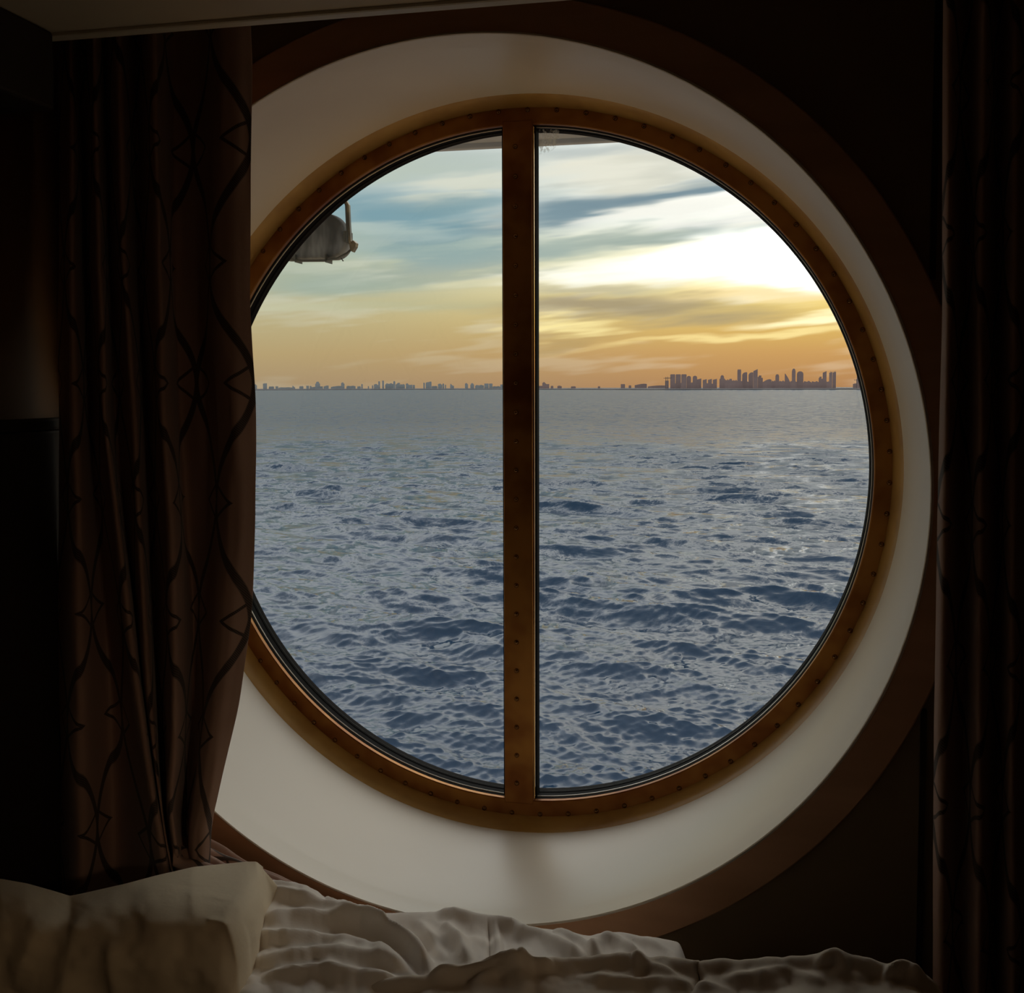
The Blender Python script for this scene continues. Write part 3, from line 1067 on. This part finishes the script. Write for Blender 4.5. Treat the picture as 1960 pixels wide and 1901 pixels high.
# strut: flat bar up to the overhang, bent towards the left at the top
top = lp(657, 376, 0)
upz = zo + .01 - c0[2]
k = (upz - top[2])
sp = [lp(671, 466, -.05), lp(668.5, 430, -.05), lp(667, 393, -.05), lp(657.5, 377, -.05), (top[0] - k * .62, top[1] - .05, upz)]
for off, wdt, mt_ in ((0.0, .0062, 'strut'), (-.0062, .0030, 'rail')):
    v, fc = [], []
    for p in sp:
        for (ax, ay) in ((-1, -1), (1, -1), (1, 1), (-1, 1)):
            v.append((p[0] + off + ax * wdt / 2, p[1] + ay * .006, p[2]))
    for i in range(len(sp) - 1):
        for s in range(4):
            fc.append((i * 4 + s, i * 4 + (s + 1) % 4, (i + 1) * 4 + (s + 1) % 4, (i + 1) * 4 + s))
    fc += [(0, 1, 2, 3), tuple(range(len(v) - 4, len(v)))]
    me = mesh('strut', v, fc)
    fixnormals(me)
    link('strut', me, M[mt_], pn)

# ------------------------------------------------------------------ curtains
def curtain(name, cols, y0, y1, nv, label, zmin, wr=1.0):
    """cols: (pixel polyline, distance) from one side edge to the other; folds run between them"""
    root = bpy.data.objects.new(name, None)
    COL.objects.link(root)
    yy = np.linspace(y0, y1, nv)
    keys = []
    for pl, d in cols:
        xx = np.interp(yy, [p[1] for p in pl], [p[0] for p in pl])
        # soften the polyline
        for _ in range(6):
            xx[1:-1] = (xx[:-2] + 2 * xx[1:-1] + xx[2:]) / 4
        dd = d(yy) if callable(d) else np.full(nv, d)
        keys.append([P(a, b, c) for a, b, c in zip(xx, yy, dd)])
    keys = np.array(keys)                      # (k, nv, 3)
    tt = np.linspace(0, len(cols) - 1, (len(cols) - 1) * 12 + 1)
    G = catmull(keys, tt)
    # fine creases
    uu = tt[:, None] * np.ones((1, nv))
    vz = G[:, :, 2]
    G[:, :, 1] += wr * (.004 * vnoise(uu * 1.1 + 3, vz * 4.0, 3) + .002 * vnoise(uu * 2.6, vz * 9.0, 4))
    G[:, :, 2] = np.maximum(G[:, :, 2], zmin)
    G[:, :, 1] = np.minimum(G[:, :, 1], 1.330)
    ds = np.linalg.norm(np.diff(G[:, nv // 3], axis=0), axis=-1)
    u = np.concatenate([[0], np.cumsum(ds)])
    uv = np.stack([u[:, None] * np.ones((1, nv)), vz], -1)
    root.location = (float(G[:, -1, 0].mean()), float(G[:, -1, 1].mean()), float(G[:, -1, 2].min()))
    G = G - np.array(root.location)
    uv[..., 0] -= u[-1]
    return root, G, uv


CC = [
    ([(112, 40), (112, 900), (114, 1300), (114, 1760)], 1.290),
    ([(134, 40), (140, 600), (150, 1000), (152, 1300), (150, 1760)], 1.225),
    ([(160, 40), (164, 500), (178, 850), (205, 1150), (218, 1350), (225, 1760)], 1.295),
    ([(180, 40), (185, 500), (200, 800), (235, 1100), (258, 1300), (285, 1480), (312, 1650), (330, 1760)], 1.205),
    ([(203, 40), (208, 450), (222, 800), (252, 1100), (272, 1300), (291, 1470), (318, 1650), (340, 1760)], 1.290),
    ([(226, 40), (234, 450), (254, 800), (270, 1100), (283, 1300), (298, 1460), (318, 1600), (350, 1760)], 1.215),
    ([(262, 40), (266, 500), (280, 800), (292, 1100), (300, 1300), (308, 1450), (316, 1580), (350, 1760)], 1.300),
    ([(292, 40), (297, 500), (306, 800), (322, 1000), (330, 1250), (330, 1420), (322, 1540), (350, 1760)], 1.212),
    ([(308, 40), (314, 500), (330, 800), (348, 1050), (350, 1300), (346, 1440), (332, 1550), (360, 1760)], 1.228),
    ([(335, 40), (338, 600), (356, 950), (366, 1200), (362, 1400), (346, 1560), (362, 1760)], 1.288),
    ([(388, 40), (388, 600), (400, 850), (396, 1050), (386, 1250), (376, 1420), (356, 1600), (370, 1760)], 1.275),
    ([(408, 40), (410, 600), (424, 850), (420, 1050), (408, 1250), (388, 1440), (366, 1600), (378, 1760)], 1.230),
    ([(444, 40), (444, 600), (456, 850), (452, 1050), (436, 1250), (408, 1450), (382, 1600), (388, 1760)], 1.222),
    ([(478, 40), (482, 130), (478, 560), (486, 750), (487, 1000), (478, 1180), (455, 1350), (425, 1480), (402, 1590), (396, 1760)], 1.236),
]
cu, G, uv = curtain('window_curtain', CC, 20, 1745, 150, '', .86)
tag(cu, 'brown curtain with dark ogee and diamond lines drawn left of the porthole', 'curtain')
grid('drape', G, M['curtain'], cu, uv, .0025)
# hem: pooled cloth swept to the right along the sill under the porthole
hx = [(330, 1640, 1.20), (352, 1652, 1.205), (400, 1668, 1.215), (470, 1682, 1.225), (560, 1712, 1.235), (640, 1750, 1.245), (730, 1795, 1.25)]
hy = [(345, 1592, 1.29), (380, 1602, 1.30), (440, 1632, 1.305), (520, 1672, 1.31), (600, 1712, 1.315), (680, 1752, 1.32), (745, 1792, 1.32)]
ka, kb = np.array([P(*p) for p in hx]), np.array([P(*p) for p in hy])
tt = np.linspace(0, 6, 61)
la, lb_ = catmull(ka, tt), catmull(kb, tt)
ss = np.linspace(0, 1, 41)
G = la[:, None] * (1 - ss[None, :, None]) + lb_[:, None] * ss[None, :, None]
G[:, :, 2] += .012 * np.abs(np.sin(ss * math.pi * 3.5))[None, :] - .010 + .004 * vnoise(tt[:, None] * 1.2 + ss * 0, ss[None, :] * 6 + tt[:, None] * 0, 8)
uv = np.stack([ss[None, :] * .2 + tt[:, None] * 0, tt[:, None] * .06 + ss[None, :] * 0], -1)
grid('hem', G - np.array(cu.location), M['curtain'], cu, uv, .0025)

CR = [
    ([(1808, -20), (1806, 600), (1797, 1000), (1789, 1400), (1788, 1990)], 1.190),
    ([(1822, -20), (1820, 600), (1808, 1400), (1806, 1990)], 1.175),
    ([(1852, -20), (1850, 600), (1842, 1400), (1838, 1990)], 1.235),
    ([(1885, -20), (1880, 600), (1876, 1400), (1872, 1990)], 1.165),
    ([(1912, -20), (1908, 600), (1908, 1400), (1904, 1990)], 1.240),
    ([(1945, -20), (1942, 600), (1938, 1400), (1936, 1990)], 1.170),
    ([(1985, -20), (1982, 600), (1978, 1400), (1976, 1990)], 1.240),
    ([(2025, -20), (2020, 600), (2018, 1400), (2016, 1990)], 1.170),
    ([(2070, -20), (2070, 600), (2066, 1400), (2060, 1990)], 1.240),
    ([(2120, -20), (2120, 600), (2116, 1400), (2110, 1990)], 1.180),
]
cu2, G, uv = curtain('window_curtain', CR, -20, 1960, 110, '', .80)
tag(cu2, 'dark curtain hanging in deep shade right of the porthole', 'curtain')
grid('drape', G, M['curtain'], cu2, uv, .0025)

# ------------------------------------------------------------------ bed and bedding
bed = bpy.data.objects.new('bed', None)
COL.objects.link(bed)
bed.location = (.2, .75, 0)
tag(bed, 'dark covered bed under the porthole beneath the rumpled bedding', 'bed')
box('base', (-1.09, -.50, 0), (.115, .50, .55), M['headboard'], bed, .01)
box('mattress', (-1.09, -.50, .55), (.115, .53, .84), M['mattress'], bed, .04)


def bedding(name, rows, x0, x1, nx, nt, folds, material, label, cat, seed, wr, backdrop=None):
    """rows: (pixel polyline, distance) from the wall towards the viewer"""
    xs_ = np.linspace(x0, x1, nx)
    K, KP = [], []
    for pl, d in rows:
        yy = poly_y(pl, xs_)
        for _ in range(2):
            yy[1:-1] = (yy[:-2] + 2 * yy[1:-1] + yy[2:]) / 4
        K.append([P(a, b, d) for a, b in zip(xs_, yy)])
        KP.append(np.stack([xs_, yy], -1))
    K, KP = np.array(K), np.array(KP)
    if backdrop:
        back = K[0] + np.array(backdrop)
        K = np.concatenate([back[None], K])
        KP = np.concatenate([KP[:1] + np.array([0, 60.0]), KP])
    # the near edge falls to the mattress
    for dyy, zz in ((-.05, .93), (-.08, .85)):
        fr = K[-1] + np.array([0, dyy, 0])
        fr[:, 2] = np.minimum(fr[:, 2], zz)
        K = np.concatenate([K, fr[None]])
        KP = np.concatenate([KP, KP[-1:] + np.array([0, 90.0])])
    tt = np.linspace(0, len(K) - 1, nt)
    G = catmull(K, tt)          # (nt, nx, 3)
    px = catmull(KP, tt)
    hgt = np.zeros(G.shape[:2])
    for pl, amp, wd in folds:
        pl = catmull(np.array(pl, float), np.linspace(0, len(pl) - 1, 24))
        best = np.full(G.shape[:2], 1e9)
        tb = np.zeros(G.shape[:2])
        for i in range(len(pl) - 1):
            a, b = pl[i], pl[i + 1]
            ab = b - a
            t_ = np.clip(((px - a) @ ab) / (ab @ ab + 1e-9), 0, 1)
            dd = np.linalg.norm(px - (a + t_[..., None] * ab), axis=-1)
            better = dd < best
            best = np.where(better, dd, best)
            tb = np.where(better, (i + t_) / (len(pl) - 1), tb)
        taper = np.clip(np.sin(np.pi * np.clip(tb * .92 + .04, 0, 1)) * 1.6, 0, 1)
        hgt += 1.2 * amp * taper * np.exp(-np.abs(best / wd) ** 1.5)
    hgt += wr * (.55 * vnoise(px[..., 0] / 70 + px[..., 1] / 90, px[..., 1] / 38 - px[..., 0] / 160, seed)
                 + .3 * vnoise(px[..., 0] / 34 + px[..., 1] / 40, px[..., 1] / 20 - px[..., 0] / 70, seed + 1)
                 + .10 * vnoise(px[..., 0] / 14, px[..., 1] / 9, seed + 2))
    G[..., 2] += hgt
    G[..., 1] -= hgt * .25
    c = G.reshape(-1, 3).mean(0)
    c[2] = .84
    G = np.transpose(G, (1, 0, 2))
    ob = grid(name, G - c, material, None, None, .004)
    ob.location = c
    return tag(ob, label, cat)


crest = [(440, 1700), (509, 1700), (553, 1709), (590, 1727), (627, 1753), (639, 1746), (671, 1746), (695, 1761), (739, 1759), (814, 1755), (846, 1751), (903, 1766),
         (943, 1773), (971, 1771), (1028, 1798), (1057, 1802), (1136, 1800), (1186, 1800), (1300, 1814), (1312, 1850)]
sheet_rows = [
    (crest, 1.235),
    ([(440, 1735), (520, 1738), (600, 1765), (700, 1790), (760, 1788), (850, 1785), (940, 1800), (1040, 1818), (1200, 1822), (1300, 1832), (1312, 1860)], 1.16),
    ([(440, 1790), (520, 1785), (620, 1812), (720, 1832), (800, 1838), (900, 1832), (1000, 1845), (1100, 1850), (1300, 1862), (1312, 1880)], 1.09),
    ([(440, 1850), (560, 1845), (680, 1858), (780, 1872), (850, 1880), (950, 1885), (1100, 1895), (1300, 1900), (1312, 1915)], 1.02),
    ([(440, 1915), (640, 1915), (800, 1930), (1000, 1950), (1312, 1960)], .94),
    ([(440, 2010), (800, 2040), (1312, 2060)], .84),
]
sheet_folds = [
    ([(500, 1716), (590, 1745), (690, 1790), (790, 1838), (820, 1862)], .016, 9),
    ([(510, 1704), (600, 1735), (680, 1775), (740, 1812)], .010, 6),
    ([(505, 1765), (620, 1778), (720, 1800), (800, 1850), (825, 1872)], .016, 12),
    ([(500, 1800), (600, 1808), (690, 1830), (780, 1868)], .014, 10),
    ([(500, 1845), (620, 1838), (720, 1856), (800, 1880)], .014, 12),
    ([(500, 1880), (600, 1868), (700, 1880), (780, 1895)], .012, 10),
    ([(640, 1745), (700, 1765), (735, 1790), (742, 1812)], .014, 7),
    ([(846, 1752), (900, 1768), (960, 1776), (1000, 1790)], .010, 7),
    ([(935, 1778), (936, 1820), (932, 1850)], -.008, 4),
    ([(950, 1780), (955, 1820), (950, 1852)], .006, 5),
    ([(850, 1775), (880, 1810), (895, 1850)], .010, 10),
    ([(800, 1770), (830, 1810), (850, 1850)], .008, 12),
    ([(985, 1790), (1050, 1815), (1120, 1845)], .012, 9),
    ([(1060, 1808), (1110, 1815), (1150, 1840)], .010, 8),
    ([(1130, 1832), (1170, 1812), (1230, 1840)], .012, 9),
    ([(1180, 1802), (1260, 1822), (1300, 1835)], .006, 7),
]
bedding('bed_sheet', sheet_rows, 440, 1312, 330, 130, sheet_folds, M['sheet'],
        'rumpled pale cotton sheet lying against the wall below the porthole', 'sheet', 21, .008, (0, .045, -.13))
dcrest = [(520, 1925), (600, 1908), (640, 1896), (720, 1889), (825, 1880), (878, 1872), (957, 1851), (996, 1837), (1025, 1852), (1100, 1848), (1214, 1841), (1236, 1851),
          (1274, 1845), (1331, 1855), (1460, 1846), (1510, 1851), (1603, 1839), (1631, 1846), (1656, 1844), (1724, 1871), (1753, 1875), (1792, 1900), (1830, 1960)]
duvet_rows = [
    (dcrest, .985),
    ([(a, b + 22 + (8 if i % 3 == 0 else 0)) for i, (a, b) in enumerate(dcrest)], .955),
    ([(a, b * .35 + 1905 * .65 + 26) for a, b in dcrest], .92),
    ([(520, 1990), (1000, 1965), (1600, 1965), (1830, 2010)], .86),
    ([(520, 2110), (1000, 2090), (1830, 2120)], .76),
]
duvet_folds = [
    ([(825, 1882), (900, 1873), (990, 1846)], .008, 6),
    ([(996, 1838), (1020, 1858), (1060, 1862)], .008, 6),
    ([(1000, 1842), (960, 1868), (900, 1893)], .008, 10),
    ([(1214, 1843), (1240, 1862), (1300, 1885)], .007, 9),
    ([(1331, 1857), (1340, 1875), (1320, 1905)], -.008, 8),
    ([(1560, 1860), (1600, 1846), (1620, 1870)], .006, 8),
    ([(1690, 1880), (1730, 1874), (1760, 1890)], .010, 10),
    ([(1100, 1880), (1250, 1890), (1400, 1900)], .006, 10),
    ([(1380, 1880), (1480, 1870), (1580, 1890)], .006, 12),
]
bedding('duvet', duvet_rows, 520, 1830, 330, 80, duvet_folds, M['duvet'],
        'beige duvet bunched into a long ridge along the bottom of the view', 'duvet', 31, .005, (0, .055, -.13))

# pillow: front face traced as rows from the top seam down, bulging towards the viewer, with a back face
NXP, NYP = 150, 110
ptop = [(-150, 1720), (-60, 1688), (0, 1683), (50, 1692), (100, 1706), (132, 1716), (170, 1708), (240, 1692), (300, 1676), (370, 1660), (420, 1655), (470, 1650), (490, 1650), (502, 1660)]
su = np.linspace(0, 1, NXP)
sv = np.linspace(0, 1, NYP)
xe = -150 + (503 + 150) * (1 - (1 - su) ** 1.25)
# the outline: top seam, right seam (slightly bowed), bottom far below the frame
Ptop = np.stack([xe, poly_y(ptop, xe)], -1)
front = np.zeros((NXP, NYP, 3))
back_ = np.zeros((NXP, NYP, 3))
px_ = np.zeros((NXP, NYP, 2))
cir = lambda e: np.sqrt(np.clip(1 - (1 - np.clip(e, 0, 1)) ** 2, 0, 1))
dtop = np.interp(xe, [-150, 130, 250, 350, 430, 505], [1.03, 1.02, 1.05, 1.11, 1.15, 1.16])
dyr = np.interp(xe, [-150, 150, 250, 350, 430, 505], [30, 24, 32, 50, 68, 78])
for a_ in (dtop, dyr):
    for _ in range(20):
        a_[1:-1] = (a_[:-2] + 2 * a_[1:-1] + a_[2:]) / 4
yy_ = Ptop[:, 1][:, None] * (1 - sv[None, :]) + 2060 * sv[None, :]
D_ = np.zeros((NXP, NYP))
for i in range(NXP):
    dy_ = yy_[i] - Ptop[i, 1]
    D_[i] = np.interp(dy_, [0, dyr[i], dyr[i] + 45, dyr[i] + 110, 420], [dtop[i], .992, .955, .935, .94])
for _ in range(40):
    D_[:, 1:-1] = (D_[:, :-2] + 2 * D_[:, 1:-1] + D_[:, 2:]) / 4
D_ += .13 * (1 - cir((1 - su) / .15))[:, None] * np.clip((1.16 - D_) / .2, 0, 1)
for _ in range(220):
    D_[1:-1, 1:-1] = (D_[:-2, 1:-1] + D_[2:, 1:-1] + D_[1:-1, :-2] + D_[1:-1, 2:] + 4 * D_[1:-1, 1:-1]) / 8
for j, t in enumerate(sv):
    xr_shift = np.interp(t, [0, .06, .2, .5, 1], [0, 2, 1, -4, -10])
    x_ = xe + xr_shift * (xe + 150) / 653
    px_[:, j, 0], px_[:, j, 1] = x_, yy_[:, j]
    for i in range(NXP):
        front[i, j] = P(x_[i], yy_[i, j], D_[i, j])
        b0 = front[i, 0]
        k_ = float(cir((1 - su[i]) / .3) * cir(su[i] / .2))
        back_[i, j] = (front[i, j, 0] * .3 + b0[0] * .7, max(b0[1] + .07 * math.sin(math.pi * t) * k_, front[i, j, 1] + .002), b0[2] * (1 - t) + .862 * t)
front[..., 2] = np.maximum(front[..., 2], .862)
front[..., 0] = np.maximum(front[..., 0], -.888)
back_[..., 0] = np.maximum(back_[..., 0], -.888)

pfolds = [
    ([(125, 1722), (115, 1760), (70, 1820), (35, 1880), (25, 1960)], -.010, 40),
    ([(120, 1735), (70, 1790), (45, 1840), (20, 1901)], .013, 28),
    ([(165, 1740), (140, 1800), (130, 1860), (140, 1930)], .011, 28),
    ([(215, 1800), (220, 1860), (225, 1930)], .007, 22),
    ([(430, 1745), (450, 1800), (465, 1860), (475, 1920)], .007, 12),
    ([(460, 1735), (480, 1790), (488, 1850), (488, 1920)], .007, 7),
    ([(495, 1690), (470, 1720), (430, 1740)], .006, 8),
    ([(330, 1690), (400, 1700), (450, 1690)], -.004, 6),
    ([(365, 1714), (390, 1712), (420, 1718)], .004, 4),
    ([(410, 1718), (440, 1722), (455, 1722)], .005, 4),
    ([(395, 1758), (420, 1762), (440, 1766)], .005, 4),
    ([(250, 1700), (330, 1688), (400, 1672), (470, 1666)], .006, 10),
]
h_ = np.zeros((NXP, NYP))
for pl, amp, wd in pfolds:
    pl = catmull(np.array(pl, float), np.linspace(0, len(pl) - 1, 20))
    best = np.full((NXP, NYP), 1e9)
    tb = np.zeros((NXP, NYP))
    for i in range(len(pl) - 1):
        a, b = pl[i], pl[i + 1]
        ab = b - a
        t_ = np.clip(((px_ - a) @ ab) / (ab @ ab + 1e-9), 0, 1)
        dd = np.linalg.norm(px_ - (a + t_[..., None] * ab), axis=-1)
        bt = dd < best
        best = np.where(bt, dd, best)
        tb = np.where(bt, (i + t_) / (len(pl) - 1), tb)
    h_ += amp * np.clip(np.sin(np.pi * (tb * .9 + .05)) * 1.5, 0, 1) * np.exp(-np.abs(best / wd) ** 1.6)
h_ += .006 * vnoise(px_[..., 0] / 60, px_[..., 1] / 80, 51) + .0015 * vnoise(px_[..., 0] / 22, px_[..., 1] / 26, 52)
lim = np.clip(np.minimum(np.minimum(sv[None, :] / .08, (1 - su)[:, None] / .05), 1), 0, 1)
front[..., 1] -= h_ * lim * .9
front[..., 2] += h_ * lim * .3
pc = np.array([float(front[:, :, 0].mean()), 1.02, .84])
idx = lambda i, j, o=0: o + i * NYP + j
v = np.concatenate([front.reshape(-1, 3), back_.reshape(-1, 3)]) - pc
fc = []
N0 = NXP * NYP
for i in range(NXP - 1):
    for j in range(NYP - 1):
        fc.append((idx(i, j), idx(i + 1, j), idx(i + 1, j + 1), idx(i, j + 1)))
        fc.append((idx(i, j, N0), idx(i, j + 1, N0), idx(i + 1, j + 1, N0), idx(i + 1, j, N0)))
for i in range(NXP - 1):
    for j, sg in ((0, 1), (NYP - 1, -1)):
        fc.append((idx(i, j), idx(i, j, N0), idx(i + 1, j, N0), idx(i + 1, j)))
for j in range(NYP - 1):
    for i in (0, NXP - 1):
        fc.append((idx(i, j), idx(i, j + 1), idx(i, j + 1, N0), idx(i, j, N0)))
me = mesh('pillow', v, fc, True)
import bmesh
bm = bmesh.new()
bm.from_mesh(me)
bmesh.ops.remove_doubles(bm, verts=bm.verts, dist=.0006)
bmesh.ops.recalc_face_normals(bm, faces=bm.faces)
bm.to_mesh(me)
bm.free()
me.polygons.foreach_set('use_smooth', [True] * len(me.polygons))
pl = link('pillow', me, M['cream'], None, pc)
md = pl.modifiers.new('soft', 'SUBSURF')
md.levels = md.render_levels = 1
tag(pl, 'plump cream pillow propped against the headboard at the lower left', 'pillow')
